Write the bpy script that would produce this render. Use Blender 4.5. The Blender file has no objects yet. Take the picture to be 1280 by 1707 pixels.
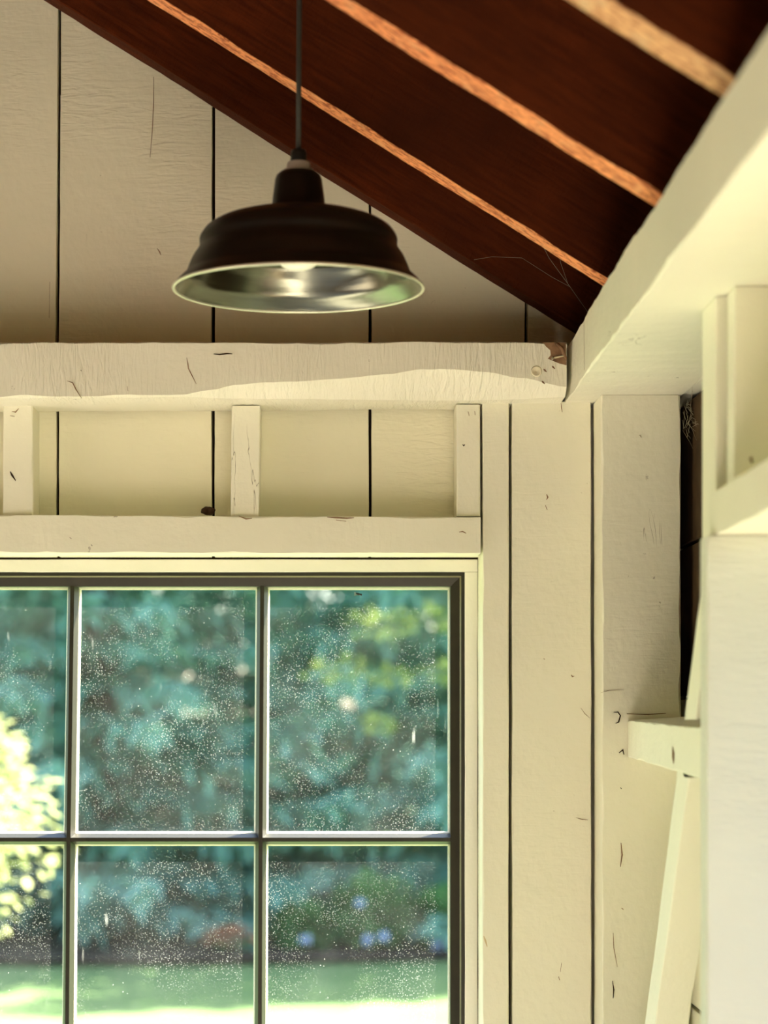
import bpy, bmesh, math, random
from mathutils import Vector, Matrix, noise

random.seed(7)
sc = bpy.context.scene
COL = sc.collection
F = 3738.0            # focal length in pixels of the 1280x1707 frame
CU, CV = 540.0, 1210.0  # where the level view axis meets the frame
H = 1.6               # eye height above the shed floor

# ------------------------------------------------------------------ camera
cam_d = bpy.data.cameras.new('camera')
cam = bpy.data.objects.new('camera', cam_d); COL.objects.link(cam)
cam.location = (0, 0, H); cam.rotation_euler = (math.radians(90), 0, 0)
cam_d.sensor_fit = 'AUTO'; cam_d.sensor_width = 36.0
cam_d.lens = F / 1707 * 36
cam_d.shift_x = (640 - CU) / 1707
cam_d.shift_y = (CV - 853.5) / 1707
cam_d.clip_start = 0.05; cam_d.clip_end = 300
cam_d.dof.use_dof = True; cam_d.dof.focus_distance = 3.42; cam_d.dof.aperture_fstop = 3.4
sc.camera = cam

# ------------------------------------------------------------------ sky and sun
world = bpy.data.worlds.new('world'); sc.world = world; world.use_nodes = True
nt = world.node_tree; nt.nodes.clear()
wo = nt.nodes.new('ShaderNodeOutputWorld'); bg = nt.nodes.new('ShaderNodeBackground')
sky = nt.nodes.new('ShaderNodeTexSky'); sky.sky_type = 'NISHITA'; sky.sun_disc = False
SUN_EL, SUN_AZ = math.radians(48), math.radians(52)   # the sun stands ahead and to the right
sky.sun_elevation = SUN_EL; sky.sun_rotation = SUN_AZ
sky.air_density = 1.0; sky.dust_density = 2.0
nt.links.new(sky.outputs[0], bg.inputs[0]); nt.links.new(bg.outputs[0], wo.inputs[0])
bg.inputs[1].default_value = 0.42

sd = bpy.data.lights.new('sun', 'SUN'); sd.energy = 22.0; sd.angle = math.radians(0.6)
sd.color = (1.0, 0.93, 0.80)
so = bpy.data.objects.new('sun', sd); COL.objects.link(so)
sdir = Vector((math.sin(SUN_AZ) * math.cos(SUN_EL), math.cos(SUN_AZ) * math.cos(SUN_EL), math.sin(SUN_EL)))
so.rotation_euler = sdir.to_track_quat('Z', 'Y').to_euler(); so.location = (6, 8, 12)

vs = sc.view_settings
vs.view_transform = 'Standard'; vs.look = 'None'; vs.gamma = 1.0; vs.use_curve_mapping = False
vs.exposure = 1.03
sc.cycles.max_bounces = 8; sc.cycles.diffuse_bounces = 6; sc.cycles.transparent_max_bounces = 12
sc.cycles.use_denoising = True

# ------------------------------------------------------------------ materials
def new_mat(name):
    m = bpy.data.materials.new(name); m.use_nodes = True
    n = m.node_tree; n.nodes.clear()
    return m, n
class NB:
    """small helper to write node trees"""
    def __init__(s, n): s.n = n; s.L = n.links.new
    def N(s, t, **kw):
        x = s.n.nodes.new(t)
        for k, v in kw.items(): setattr(x, k, v)
        return x
    def put(s, sock, v):
        if isinstance(v, bpy.types.NodeSocket): s.L(v, sock)
        else: sock.default_value = v
    def math(s, op, a, b=0.0, clamp=False):
        x = s.N('ShaderNodeMath', operation=op, use_clamp=clamp); s.put(x.inputs[0], a); s.put(x.inputs[1], b); return x.outputs[0]
    def mix(s, f, a, b):
        x = s.N('ShaderNodeMix', data_type='RGBA'); s.put(x.inputs[0], f); s.put(x.inputs[6], a); s.put(x.inputs[7], b); return x.outputs[2]
    def noise(s, vec, scale, detail=4, rough=0.55, dist=0.0):
        x = s.N('ShaderNodeTexNoise'); s.L(vec, x.inputs['Vector']); x.inputs['Scale'].default_value = scale
        x.inputs['Detail'].default_value = detail; x.inputs['Roughness'].default_value = rough; x.inputs['Distortion'].default_value = dist
        return x.outputs[0]
    def ramp(s, v, lo, hi, a=0.0, b=1.0):
        x = s.N('ShaderNodeMapRange', clamp=True); s.put(x.inputs[0], v)
        for i, q in enumerate((lo, hi, a, b)): x.inputs[i + 1].default_value = q
        return x.outputs[0]
    def coords(s, sc3=(1, 1, 1), kind='Object', rand=True):
        tc = s.N('ShaderNodeTexCoord'); v = tc.outputs[kind]
        if rand:
            oi = s.N('ShaderNodeObjectInfo'); ad = s.N('ShaderNodeVectorMath', operation='ADD')
            sc_ = s.N('ShaderNodeVectorMath', operation='SCALE'); cb = s.N('ShaderNodeCombineXYZ')
            for i in range(3): s.L(oi.outputs['Random'], cb.inputs[i])
            s.L(cb.outputs[0], sc_.inputs[0]); sc_.inputs['Scale'].default_value = 37.0
            s.L(v, ad.inputs[0]); s.L(sc_.outputs[0], ad.inputs[1]); v = ad.outputs[0]
        mu = s.N('ShaderNodeVectorMath', operation='MULTIPLY'); s.L(v, mu.inputs[0]); mu.inputs[1].default_value = sc3
        return mu.outputs[0]
    def bump(s, h, strength, dist=0.001, normal=None):
        x = s.N('ShaderNodeBump'); s.L(h, x.inputs['Height']); x.inputs['Strength'].default_value = strength
        x.inputs['Distance'].default_value = dist
        if normal: s.L(normal, x.inputs['Normal'])
        return x.outputs[0]
    def bsdf(s, col, rough=0.6, spec=0.4, normal=None, metal=0.0):
        x = s.N('ShaderNodeBsdfPrincipled'); s.put(x.inputs['Base Color'], col); s.put(x.inputs['Roughness'], rough)
        s.put(x.inputs['Specular IOR Level'], spec); s.put(x.inputs['Metallic'], metal)
        if normal: s.L(normal, x.inputs['Normal'])
        return x.outputs[0]
    def out(s, sh):
        o = s.N('ShaderNodeOutputMaterial'); s.L(sh, o.inputs[0])

def paint(name, base, saw=0.6, chips=1.0, rough=0.5):
    """brushed cream paint over sawn timber; local X is the length of the timber"""
    m, n = new_mat(name); b = NB(n)
    p = b.coords(); pl = b.coords((0.5, 1, 1)); ps = b.coords((6.0, 1.0, 1.0)); ck = b.coords((0.25, 1.6, 1.6))
    big = b.noise(p, 2.5, 3)
    col = b.mix(b.ramp(big, 0.3, 0.7), [c * 0.95 for c in base] + [1], [min(1, c * 1.03) for c in base] + [1])
    # thin spots where the wood shows through as brown
    fine = b.noise(p, 55, 5, 0.6); area = b.noise(p, 5.5, 2)
    chip = b.math('MULTIPLY', b.ramp(fine, 0.705, 0.73), b.ramp(area, 0.55, 0.62))
    crk = b.noise(ck, 30, 3, 0.5, 0.6)
    line = b.math('SUBTRACT', 1.0, b.ramp(b.math('ABSOLUTE', b.math('SUBTRACT', crk, 0.5)), 0.0, 0.006))
    line = b.math('MULTIPLY', line, b.ramp(b.noise(p, 3.6, 2), 0.66, 0.70))
    wear = b.math('MULTIPLY', b.math('MAXIMUM', chip, line), chips, True)
    col = b.mix(wear, col, (0.16, 0.095, 0.045, 1))
    # saw marks across the length, brush marks along it
    saw_n = b.noise(ps, 22, 2, 0.5, 0.9); brush = b.noise(pl, 120, 3, 0.6); lump = b.noise(p, 40, 3, 0.5)
    msk = b.ramp(b.noise(p, 3.0, 2), 0.4, 0.65)
    h = b.math('ADD', b.math('MULTIPLY', b.math('MULTIPLY', saw_n, msk), saw), b.math('MULTIPLY', brush, 0.22))
    h = b.math('ADD', h, b.math('MULTIPLY', lump, 0.7))
    h = b.math('SUBTRACT', h, b.math('MULTIPLY', wear, 0.6))
    nr = b.bump(h, 0.9, 0.002)
    b.out(b.bsdf(col, rough, 0.35, nr))
    return m

CREAM = (0.86, 0.84, 0.69)
M_CREAM = paint('cream_paint', CREAM, saw=0.25)
M_ROUGH = paint('cream_paint_rough_sawn', CREAM, saw=2.6, chips=0.8)
M_BOARD = paint('cream_paint_boards', (0.855, 0.825, 0.64), saw=1.2, chips=0.8)
M_SMOOTH = paint('cream_paint_smooth', (0.84, 0.82, 0.72), saw=0.0, chips=0.0)

def rafter_mats():
    m, n = new_mat('dark_stained_wood'); b = NB(n)
    p = b.coords(); g = b.coords((0.35, 4, 4)); cr = b.coords((5, 1, 1))
    grain = b.noise(g, 30, 5, 0.65, 0.4); big = b.noise(p, 3, 3)
    col = b.mix(b.ramp(grain, 0.35, 0.7), (0.066, 0.012, 0.0022, 1), (0.14, 0.027, 0.0045, 1))
    col = b.mix(b.ramp(big, 0.35, 0.7), col, (0.045, 0.010, 0.0025, 1))
    h = b.math('ADD', b.noise(cr, 35, 4, 0.65, 1.2), b.math('MULTIPLY', grain, 0.5))
    b.out(b.bsdf(col, 0.75, 0.10, b.bump(h, 0.9, 0.002)))
    m2, n = new_mat('raw_sawn_underside'); b = NB(n)
    g = b.coords((0.8, 2.2, 2.2)); p = b.coords()
    fl = b.noise(g, 75, 4, 0.7, 0.8)
    col = b.mix(b.ramp(fl, 0.46, 0.58), (0.88, 0.35, 0.14, 1), (0.34, 0.085, 0.03, 1))
    col = b.mix(b.ramp(b.noise(p, 30, 3), 0.55, 0.75), col, (0.78, 0.40, 0.19, 1))
    b.out(b.bsdf(col, 0.75, 0.2, b.bump(fl, 0.6, 0.002)))
    return m, m2
M_RAFT, M_UNDER = rafter_mats()
M_UNDER2 = M_UNDER.copy(); M_UNDER2.name = 'pale_weathered_underside'
for n_ in M_UNDER2.node_tree.nodes:
    if n_.type == 'MIX':
        for k_i in (6, 7):
            if not n_.inputs[k_i].is_linked:
                c_ = n_.inputs[k_i].default_value; n_.inputs[k_i].default_value = (c_[0] * 0.78, c_[1] * 1.12, c_[2] * 1.35, 1)

def plain(name, col, rough=0.6, spec=0.4, metal=0.0, nscale=0.0, amt=0.15, bump=0.0):
    m, n = new_mat(name); b = NB(n); c = tuple(col) + (1,)
    nr = None; colr = c
    if nscale:
        f = b.noise(b.coords(), nscale, 4)
        colr = b.mix(b.ramp(f, 0.3, 0.7), tuple(x * (1 - amt) for x in col) + (1,), tuple(min(1, x * (1 + amt)) for x in col) + (1,))
        if bump: nr = b.bump(f, bump, 0.002)
    b.out(b.bsdf(colr, rough, spec, nr, metal)); return m
M_BLACK = plain('dark_gap', (0.03, 0.018, 0.008), 0.9, 0.1, nscale=30)
M_SASH = plain('dark_bronze_paint', (0.026, 0.023, 0.013), 0.45, 0.35, nscale=60, amt=0.12)
M_OUTS = plain('outer_sash_white', (0.62, 0.56, 0.46), 0.6, 0.3, nscale=50, amt=0.05)
M_BARE = plain('bare_brown_wood', (0.24, 0.14, 0.075), 0.8, 0.2, nscale=80, amt=0.3, bump=0.5)
M_DARKB = plain('recess_shade_and_rear_board', (0.055, 0.032, 0.015), 0.85, 0.15, nscale=20, amt=0.3, bump=0.4)  # recess siding carries its shade in this colour; rear wall shares it
M_LWALL = plain('brown_wall_boards', (0.30, 0.19, 0.11), 0.8, 0.2, nscale=7, amt=0.2)
M_FLOOR = plain('pale_plank', (0.85, 0.77, 0.66), 0.6, 0.3, nscale=12, amt=0.12, bump=0.2)
M_SHADE = plain('black_enamel', (0.007, 0.0045, 0.003), 0.40, 0.3, nscale=25, amt=0.2)
M_PLAST = plain('black_plastic', (0.012, 0.011, 0.010), 0.5, 0.4, nscale=60)
M_CORD = plain('dark_grey_cord', (0.035, 0.034, 0.026), 0.6, 0.4, nscale=200)
M_RING = plain('aluminium_collar', (0.62, 0.60, 0.54), 0.45, 0.5, 0.3, nscale=80, amt=0.06)
M_SOIL = plain('dark_mulch', (0.075, 0.055, 0.040), 0.95, 0.1, nscale=6, amt=0.5)
M_BARK = plain('bark', (0.12, 0.09, 0.06), 0.9, 0.1, nscale=20, amt=0.3, bump=0.5)
M_WEB = plain('cobweb_silk', (0.42, 0.38, 0.28), 0.6, 0.3)
M_NAIL = plain('painted_nail', (0.84, 0.78, 0.56), 0.5, 0.4, nscale=90, amt=0.05)
M_DECK = plain('roof_deck_boards', (0.11, 0.05, 0.022), 0.8, 0.2, nscale=9, amt=0.3)

def lining_mat():
    m, n = new_mat('spun_aluminium_lining'); b = NB(n)
    tc = b.N('ShaderNodeTexCoord'); sp = b.N('ShaderNodeSeparateXYZ'); b.L(tc.outputs['Object'], sp.inputs[0])
    cb = b.N('ShaderNodeCombineXYZ'); b.L(sp.outputs[2], cb.inputs[2])
    rings = b.noise(cb.outputs[0], 260, 3, 0.6)
    x = b.N('ShaderNodeBsdfPrincipled')
    b.L(b.mix(rings, (0.17, 0.18, 0.145, 1), (0.24, 0.245, 0.195, 1)), x.inputs['Base Color'])
    x.inputs['Metallic'].default_value = 1.0; x.inputs['Roughness'].default_value = 0.22
    x.inputs['Anisotropic'].default_value = 0.5
    b.L(b.bump(rings, 0.25, 0.0006), x.inputs['Normal']); b.out(x.outputs[0]); return m
M_LIN = lining_mat()

def glass_mat():
    m, n = new_mat('dusty_window_glass'); b = NB(n)
    p = b.coords(); pv = b.coords((1, 1, 0.18))
    tr = b.N('ShaderNodeBsdfTransparent'); tr.inputs[0].default_value = (0.93, 0.97, 0.94, 1)
    gl = b.N('ShaderNodeBsdfGlossy'); gl.inputs['Roughness'].default_value = 0.03
    fr = b.N('ShaderNodeFresnel'); fr.inputs[0].default_value = 1.45
    mx = b.N('ShaderNodeMixShader'); b.L(b.math('MULTIPLY', fr.outputs[0], 0.8), mx.inputs[0]); b.L(tr.outputs[0], mx.inputs[1]); b.L(gl.outputs[0], mx.inputs[2])
    df = b.N('ShaderNodeBsdfDiffuse'); df.inputs[0].default_value = (0.85, 0.86, 0.80, 1)
    tl = b.N('ShaderNodeBsdfTranslucent'); tl.inputs[0].default_value = (0.85, 0.86, 0.80, 1)
    ds = b.N('ShaderNodeMixShader'); ds.inputs[0].default_value = 0.6; b.L(df.outputs[0], ds.inputs[1]); b.L(tl.outputs[0], ds.inputs[2])
    cloud = b.ramp(b.noise(p, 7, 4, 0.6), 0.38, 0.75, 0.006, 0.030)
    v2 = b.N('ShaderNodeTexVoronoi'); b.L(p, v2.inputs['Vector']); v2.inputs['Scale'].default_value = 330
    dots = b.math('SUBTRACT', 1.0, b.ramp(v2.outputs['Distance'], 0.12, 0.34))
    grime = b.math('MULTIPLY', dots, b.ramp(b.noise(p, 9, 4, 0.65), 0.42, 0.68, 0.02, 0.30))
    vo = b.N('ShaderNodeTexVoronoi'); b.L(p, vo.inputs['Vector']); vo.inputs['Scale'].default_value = 95
    spk = b.math('MULTIPLY', b.math('SUBTRACT', 1.0, b.ramp(vo.outputs['Distance'], 0.05, 0.10)), b.ramp(b.noise(p, 14, 2), 0.44, 0.6, 0.03, 0.40))
    drip = b.math('MULTIPLY', b.ramp(b.noise(pv, 70, 2, 0.4), 0.70, 0.78), b.ramp(b.noise(p, 6, 2), 0.56, 0.66, 0.0, 0.3))
    tot = b.math('ADD', b.math('ADD', cloud, grime), b.math('ADD', spk, drip), True)
    fm = b.N('ShaderNodeMixShader'); b.L(tot, fm.inputs[0]); b.L(mx.outputs[0], fm.inputs[1]); b.L(ds.outputs[0], fm.inputs[2])
    b.out(fm.outputs[0]); return m
M_GLASS = glass_mat()

def leaf_mat(name, c1, c2, trans=0.4, scale=1.5):
    m, n = new_mat(name); b = NB(n)
    col = b.mix(b.ramp(b.noise(b.coords(), scale, 3), 0.35, 0.65), tuple(c1) + (1,), tuple(c2) + (1,))
    df = b.N('ShaderNodeBsdfDiffuse'); b.L(col, df.inputs[0]); tl = b.N('ShaderNodeBsdfTranslucent'); b.L(col, tl.inputs[0])
    mx = b.N('ShaderNodeMixShader'); mx.inputs[0].default_value = trans; b.L(df.outputs[0], mx.inputs[1]); b.L(tl.outputs[0], mx.inputs[2])
    b.out(mx.outputs[0]); return m
M_SPRUCE = leaf_mat('blue_spruce_needles', (0.17, 0.37, 0.28), (0.37, 0.62, 0.49), 0.4, 1.2)
M_MAPLE = leaf_mat('yellow_green_leaves', (0.38, 0.42, 0.17), (0.50, 0.50, 0.27), 0.5, 3)
M_SHRUB = leaf_mat('shrub_leaves', (0.12, 0.30, 0.10), (0.22, 0.42, 0.16), 0.4, 5)
M_HEDGE = leaf_mat('block_hedge_leaves', (0.05, 0.10, 0.04), (0.09, 0.15, 0.06), 0.2, 3)  # leaves of the added light-blocking hedge
M_LIME = leaf_mat('lime_leaves', (0.32, 0.40, 0.10), (0.42, 0.48, 0.15), 0.3, 5)
M_ORANGE = leaf_mat('orange_petals', (0.48, 0.17, 0.09), (0.58, 0.26, 0.15), 0.3, 9)
M_BLUE = leaf_mat('blue_petals', (0.33, 0.42, 0.62), (0.50, 0.58, 0.72), 0.3, 9)
M_GRASS = leaf_mat('lawn_grass', (0.15, 0.24, 0.095), (0.20, 0.29, 0.12), 0.15, 1.6)
M_GRAVEL = plain('pale_bounce_gravel', (0.42, 0.34, 0.26), 0.9, 0.2, nscale=40, amt=0.2)  # pale ground of the added light-bouncing area

# ------------------------------------------------------------------ mesh helpers
def tag(o, label=None, cat=None, group=None, kind=None):
    if label: o['label'] = label
    if cat: o['category'] = cat
    if group: o['group'] = group
    if kind: o['kind'] = kind
    return o
def link(name, me, M, parent=None):
    o = bpy.data.objects.new(name, me); COL.objects.link(o)
    if parent is not None:
        o.parent = parent; o.matrix_basis = parent.matrix_basis.inverted() @ M
    else: o.matrix_basis = M
    return o
def to_mesh(name, verts, faces, mats, midx=None, smooth=False):
    me = bpy.data.meshes.new(name); me.from_pydata([tuple(v) for v in verts], [], faces)
    for m in mats: me.materials.append(m)
    if midx: me.polygons.foreach_set('material_index', midx)
    if smooth: me.polygons.foreach_set('use_smooth', [True] * len(me.polygons))
    bm = bmesh.new(); bm.from_mesh(me); bmesh.ops.recalc_face_normals(bm, faces=bm.faces); bm.to_mesh(me); bm.free()
    return me
AX = {'x': Matrix(((1, 0, 0), (0, 1, 0), (0, 0, 1))),
      'z': Matrix(((0, 1, 0), (0, 0, 1), (1, 0, 0))),     # local X up, local Y = world X, local Z = world Y
      'y': Matrix(((0, 0, 1), (1, 0, 0), (0, 1, 0)))}     # local X = world Y, local Y = world Z, local Z = world X
_seed = [0]
def timber(name, axis, sts, mat, parent=None, c=0.0022, amp=0.0010, step=0.035, cham=None, M=None, mats=None, under=None):
    """a timber swept along its length. sts = [(t, a0, a1, b0, b1)]; axis x: a=y b=z; axis y: a=x b=z; axis z: a=x b=y.
    Every arris wanders and is eased by a varying amount, as sawn and painted timber is."""
    _seed[0] += 1; s = _seed[0] * 13.7
    if axis == 'y': sts = [(t, b0, b1, a0, a1) for (t, a0, a1, b0, b1) in sts]
    sts = sorted(sts)
    t0, t1 = sts[0][0], sts[-1][0]
    n = max(2, int(abs(t1 - t0) / step))
    ts = sorted(set([t0 + (t1 - t0) * i / n for i in range(n + 1)] + [q[0] for q in sts]))
    o_t, o_a, o_b = t0, (sts[0][1] + sts[0][2]) / 2, (sts[0][3] + sts[0][4]) / 2
    def at(t):
        for p, q in zip(sts, sts[1:]):
            if p[0] - 1e-9 <= t <= q[0] + 1e-9:
                f = (t - p[0]) / max(1e-9, q[0] - p[0]); return [p[i] + (q[i] - p[i]) * f for i in range(1, 5)]
        return list(sts[-1][1:])
    def nz(t, k, f): return noise.noise(Vector((t * f + s, k * 5.3 + s, 1.7)))
    V, Fc, MI = [], [], []
    for t in ts:
        a0, a1, b0, b1 = at(t)
        cor = [(a0, b0, 1, 1), (a1, b0, -1, 1), (a1, b1, -1, -1), (a0, b1, 1, -1)]
        pts = []
        for k, (a, b_, sa, sb) in enumerate(cor):
            a += amp * (nz(t, k, 6) + 0.5 * nz(t, k, 31)); b_ += amp * (nz(t, k + 9, 6) + 0.5 * nz(t, k + 9, 31))
            cc = c * (0.55 + max(-0.35, 0.9 * nz(t, k + 20, 17) + 0.5 * nz(t, k + 20, 60)))
            ca = cb_ = max(0.0003, cc)
            if cham:
                r = cham(t, k)
                if r: ca, cb_ = r
            first, second = (a + sa * ca, b_), (a, b_ + sb * cb_)
            pts += [second, first] if k in (0, 2) else [first, second]
        V += [(t - o_t, p[0] - o_a, p[1] - o_b) for p in pts]
    for i in range(len(ts) - 1):
        for k in range(8):
            Fc.append((i * 8 + k, i * 8 + (k + 1) % 8, (i + 1) * 8 + (k + 1) % 8, (i + 1) * 8 + k))
            MI.append(1 if (under is not None and k in under) else 0)
    Fc.append(tuple(range(7, -1, -1))); MI.append(0)
    Fc.append(tuple((len(ts) - 1) * 8 + k for k in range(8))); MI.append(0)
    me = to_mesh(name, V, Fc, mats or [mat], MI)
    if M is None:
        R = AX[axis].to_4x4()
        T = Matrix.Translation(AX[axis] @ Vector((o_t, o_a, o_b)) + Vector((0, 0, H)))
        M = T @ R
    else:
        M = M @ Matrix.Translation(Vector((o_t, o_a, o_b)))
    return link(name, me, M, parent)
def X(u, Y): return (u - CU) * Y / F          # sight line through a measured column at depth Y
def Z(v, Y): return (CV - v) * Y / F
def box_me(name, x0, x1, y0, y1, z0, z1, mat, bev=0.0):
    bm = bmesh.new(); bmesh.ops.create_cube(bm, size=1)
    for v in bm.verts: v.co = Vector(((v.co.x) * (x1 - x0), v.co.y * (y1 - y0), v.co.z * (z1 - z0)))
    if bev: bmesh.ops.bevel(bm, geom=list(bm.edges), offset=bev, segments=1, affect='EDGES')
    me = bpy.data.meshes.new(name); bm.to_mesh(me); bm.free(); me.materials.append(mat); return me
def box(name, x0, x1, y0, y1, z0, z1, mat, parent=None, bev=0.0):
    return link(name, box_me(name, x0, x1, y0, y1, z0, z1, mat, bev),
                Matrix.Translation(Vector(((x0 + x1) / 2, (y0 + y1) / 2, (z0 + z1) / 2 + H))), parent)
def multi_box(name, boxes, mat, parent=None):
    V, Fc = [], []
    for (x0, x1, y0, y1, z0, z1) in boxes:
        k = len(V)
        V += [(x, y, z + H) for x in (x0, x1) for y in (y0, y1) for z in (z0, z1)]
        for f in ((0, 1, 3, 2), (4, 6, 7, 5), (0, 4, 5, 1), (2, 3, 7, 6), (0, 2, 6, 4), (1, 5, 7, 3)): Fc.append(tuple(k + i for i in f))
    return link(name, to_mesh(name, V, Fc, [mat]), Matrix.Identity(4), parent)
def tube(name, pts, r, mat, parent=None, n=8, M=Matrix.Identity(4)):
    V, Fc = [], []
    for i, p in enumerate(pts):
        p = Vector(p); d = (Vector(pts[min(i + 1, len(pts) - 1)]) - Vector(pts[max(i - 1, 0)])).normalized()
        a = d.orthogonal().normalized(); b_ = d.cross(a); rr = r[i] if isinstance(r, (list, tuple)) else r
        for k in range(n):
            q = 2 * math.pi * k / n; V.append(p + (a * math.cos(q) + b_ * math.sin(q)) * rr)
    for i in range(len(pts) - 1):
        for k in range(n): Fc.append((i * n + k, i * n + (k + 1) % n, (i + 1) * n + (k + 1) % n, (i + 1) * n + k))
    Fc.append(tuple(range(n - 1, -1, -1))); Fc.append(tuple((len(pts) - 1) * n + k for k in range(n)))
    return link(name, to_mesh(name, V, Fc, [mat], smooth=True), M, parent)
def lathe(name, prof, mat, M, parent=None, n=96, close=False):
    V, Fc = [], []
    for (r, h) in prof:
        for k in range(n):
            q = 2 * math.pi * k / n; V.append((r * math.cos(q), r * math.sin(q), h))
    m = len(prof)
    for i in range(m if close else m - 1):
        j = (i + 1) % m
        for k in range(n): Fc.append((i * n + k, i * n + (k + 1) % n, j * n + (k + 1) % n, j * n + k))
    if not close:
        Fc.append(tuple(range(n - 1, -1, -1))); Fc.append(tuple((m - 1) * n + k for k in range(n)))
    return link(name, to_mesh(name, V, Fc, [mat], smooth=True), M, parent)

# ------------------------------------------------------------------ depths of the room's planes
YP, YS, YB = 3.40, 3.49, 3.57        # beam and post front, stud front, wall board front
FLOOR = -H
XL, XR, YR = -3.0, 0.56, -2.2        # left wall, right siding, rear wall
M0 = Matrix.Identity(4)

def flat_patch(name, pts, y, mat, parent, th_=0.0008):
    """thin flake or scar standing th_ proud of a face that looks at the room; pts are (x, z)"""
    n = len(pts)
    V = [(a, y, b_ + H) for a, b_ in pts] + [(a, y + th_, b_ + H) for a, b_ in pts]
    return link(name, to_mesh(name, V, [tuple(range(n)), tuple(range(2 * n - 1, n - 1, -1))] + [(i, (i + 1) % n, n + (i + 1) % n, n + i) for i in range(n)], [mat]), M0, parent)
def pv(u, v, Y): return (X(u, Y), Z(v, Y))
def crack(parent, pts, y, w=0.0009, name='crack', mat=None):
    P = [Vector(pv(u, v, y)) for u, v in pts]
    V = []; n = len(P)
    for s_ in (1, -1):
        rng = range(n) if s_ == 1 else range(n - 1, -1, -1)
        for i in rng:
            d = (P[min(i + 1, n - 1)] - P[max(i - 1, 0)]).normalized(); nr = Vector((-d.y, d.x))
            ww = w * (0.35 if i in (0, n - 1) else 1.0); V.append(P[i] + nr * ww * s_)
    return flat_patch(name, [tuple(q) for q in V], y - 0.0004, mat or M_BARE, parent, 0.0015)
M_HOLE = plain('open_crack', (0.035, 0.02, 0.01), 0.9, 0.1)
yb_ = YP - 0.0008

# ================================================================== SHELL
floor = multi_box('floor', [(XL - 0.1, XR + 0.12, YR - 0.1, 3.75, FLOOR - 0.12, FLOOR - 0.022)], M_BLACK); tag(floor, kind='structure')
x = XL - 0.08
while x < XR + 0.08:
    box('floorboard', x, x + 0.137, YR - 0.08, 3.60, FLOOR - 0.022, FLOOR, M_FLOOR, floor, 0.002); x += 0.14

# back wall: dark felt behind the boards, open where the window is
WX1, WZ1, WX0, WZ0 = X(797, 3.60), 0.262, -1.66, -1.10
zt = 2.2
wall_back = multi_box('wall_back', [
    (XL, WX0, 3.598, 3.64, FLOOR, 0.62), (WX1, XR + 0.1, 3.598, 3.64, FLOOR, 0.62),
    (WX0, WX1, 3.598, 3.64, WZ1, 0.62), (WX0, WX1, 3.598, 3.64, FLOOR, WZ0)], M_BLACK)
tag(wall_back, kind='structure')
# gable felt above the tie beam, following the roof slope
GA, GM = 0.8733, 0.628               # rafter underside: Z = GA - GM * X
RIDX = -1.22
def roofz(x): return GA - GM * x if x > RIDX else GA - GM * (2 * RIDX - x)
V = GAB = [(XL, 0.60), (XR + 0.1, 0.60), (XR + 0.1, max(0.63, roofz(XR + 0.1) + 0.12)), (RIDX, roofz(RIDX) + 0.14), (XL, max(0.63, roofz(XL) + 0.12))]
Vv = [(a, 3.598, b + H) for a, b in V] + [(a, 3.64, b + H) for a, b in V]
link('gable_felt', to_mesh('gable_felt', Vv, [tuple(range(5)), tuple(range(9, 4, -1))] + [(i, (i + 1) % 5, 5 + (i + 1) % 5, 5 + i) for i in range(5)], [M_BLACK]), M0, wall_back)

# wall boards: tall vertical boards with dark joints between them
edges = [(-0.4245, 0.0), (-0.1765, 0.0), (0.0735, 0.0), (0.3215, 0.0)]
xs = [-0.4245 - 0.252 * k for k in range(10, 0, -1)] + [e[0] for e in edges] + [0.577]
leans = {-0.4245: 0.0032, -0.1765: 0.0012}
for i in range(len(xs) - 1):
    a, b_ = xs[i], xs[i + 1]
    a = max(a, XL); 
    if b_ <= XL: continue
    la, lb = leans.get(xs[i], 0), leans.get(xs[i + 1], 0)
    g = 0.0024
    mid = (a + b_) / 2
    zb = WZ1 + 0.008 if mid < WX1 else FLOOR
    zt_a, zt_b = roofz(a) + 0.05, roofz(b_) + 0.05
    zt_ = max(zt_a, zt_b)
    if a < RIDX < b_: zt_ = roofz(RIDX) + 0.02
    sts = [(zb, a + g, b_ - g, YB, YB + 0.024), (0.6, a + g, b_ - g, YB, YB + 0.024), (max(zt_, 0.75), a + g + la * (zt_ - 0.6) / 0.55, b_ - g + lb * (zt_ - 0.6) / 0.55, YB, YB + 0.024)]
    bo = timber('board', 'z', sts, M_BOARD, wall_back, c=0.0014, amp=0.0011, step=0.02)
    if not (a < RIDX < b_):                       # cut the head of the board to the pitch of the roof
        n8 = len(bo.data.vertices); Mb = bo.matrix_world if False else Matrix.Translation((0, 0, 0))
        for v in bo.data.vertices[n8 - 8:]:
            wx = v.co.y + (a + b_) / 2
            v.co.x = roofz(wx) + 0.05 - zb
        lim = min(zt_a, zt_b) - 0.03
        for v in bo.data.vertices[:n8 - 8]:
            if v.co.x + zb > lim: v.co.x = lim - zb - 0.001 * (n8 - v.index) / n8
crack(wall_back, [(256, 128), (256, 170), (254, 215), (250, 262)], YB - 0.0008, 0.0005)
crack(wall_back, [(262, 414), (266, 420), (268, 425)], YB - 0.0008, 0.0009)
crack(wall_back, [(83, 470), (82, 530)], YB - 0.0008, 0.0004)
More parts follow.
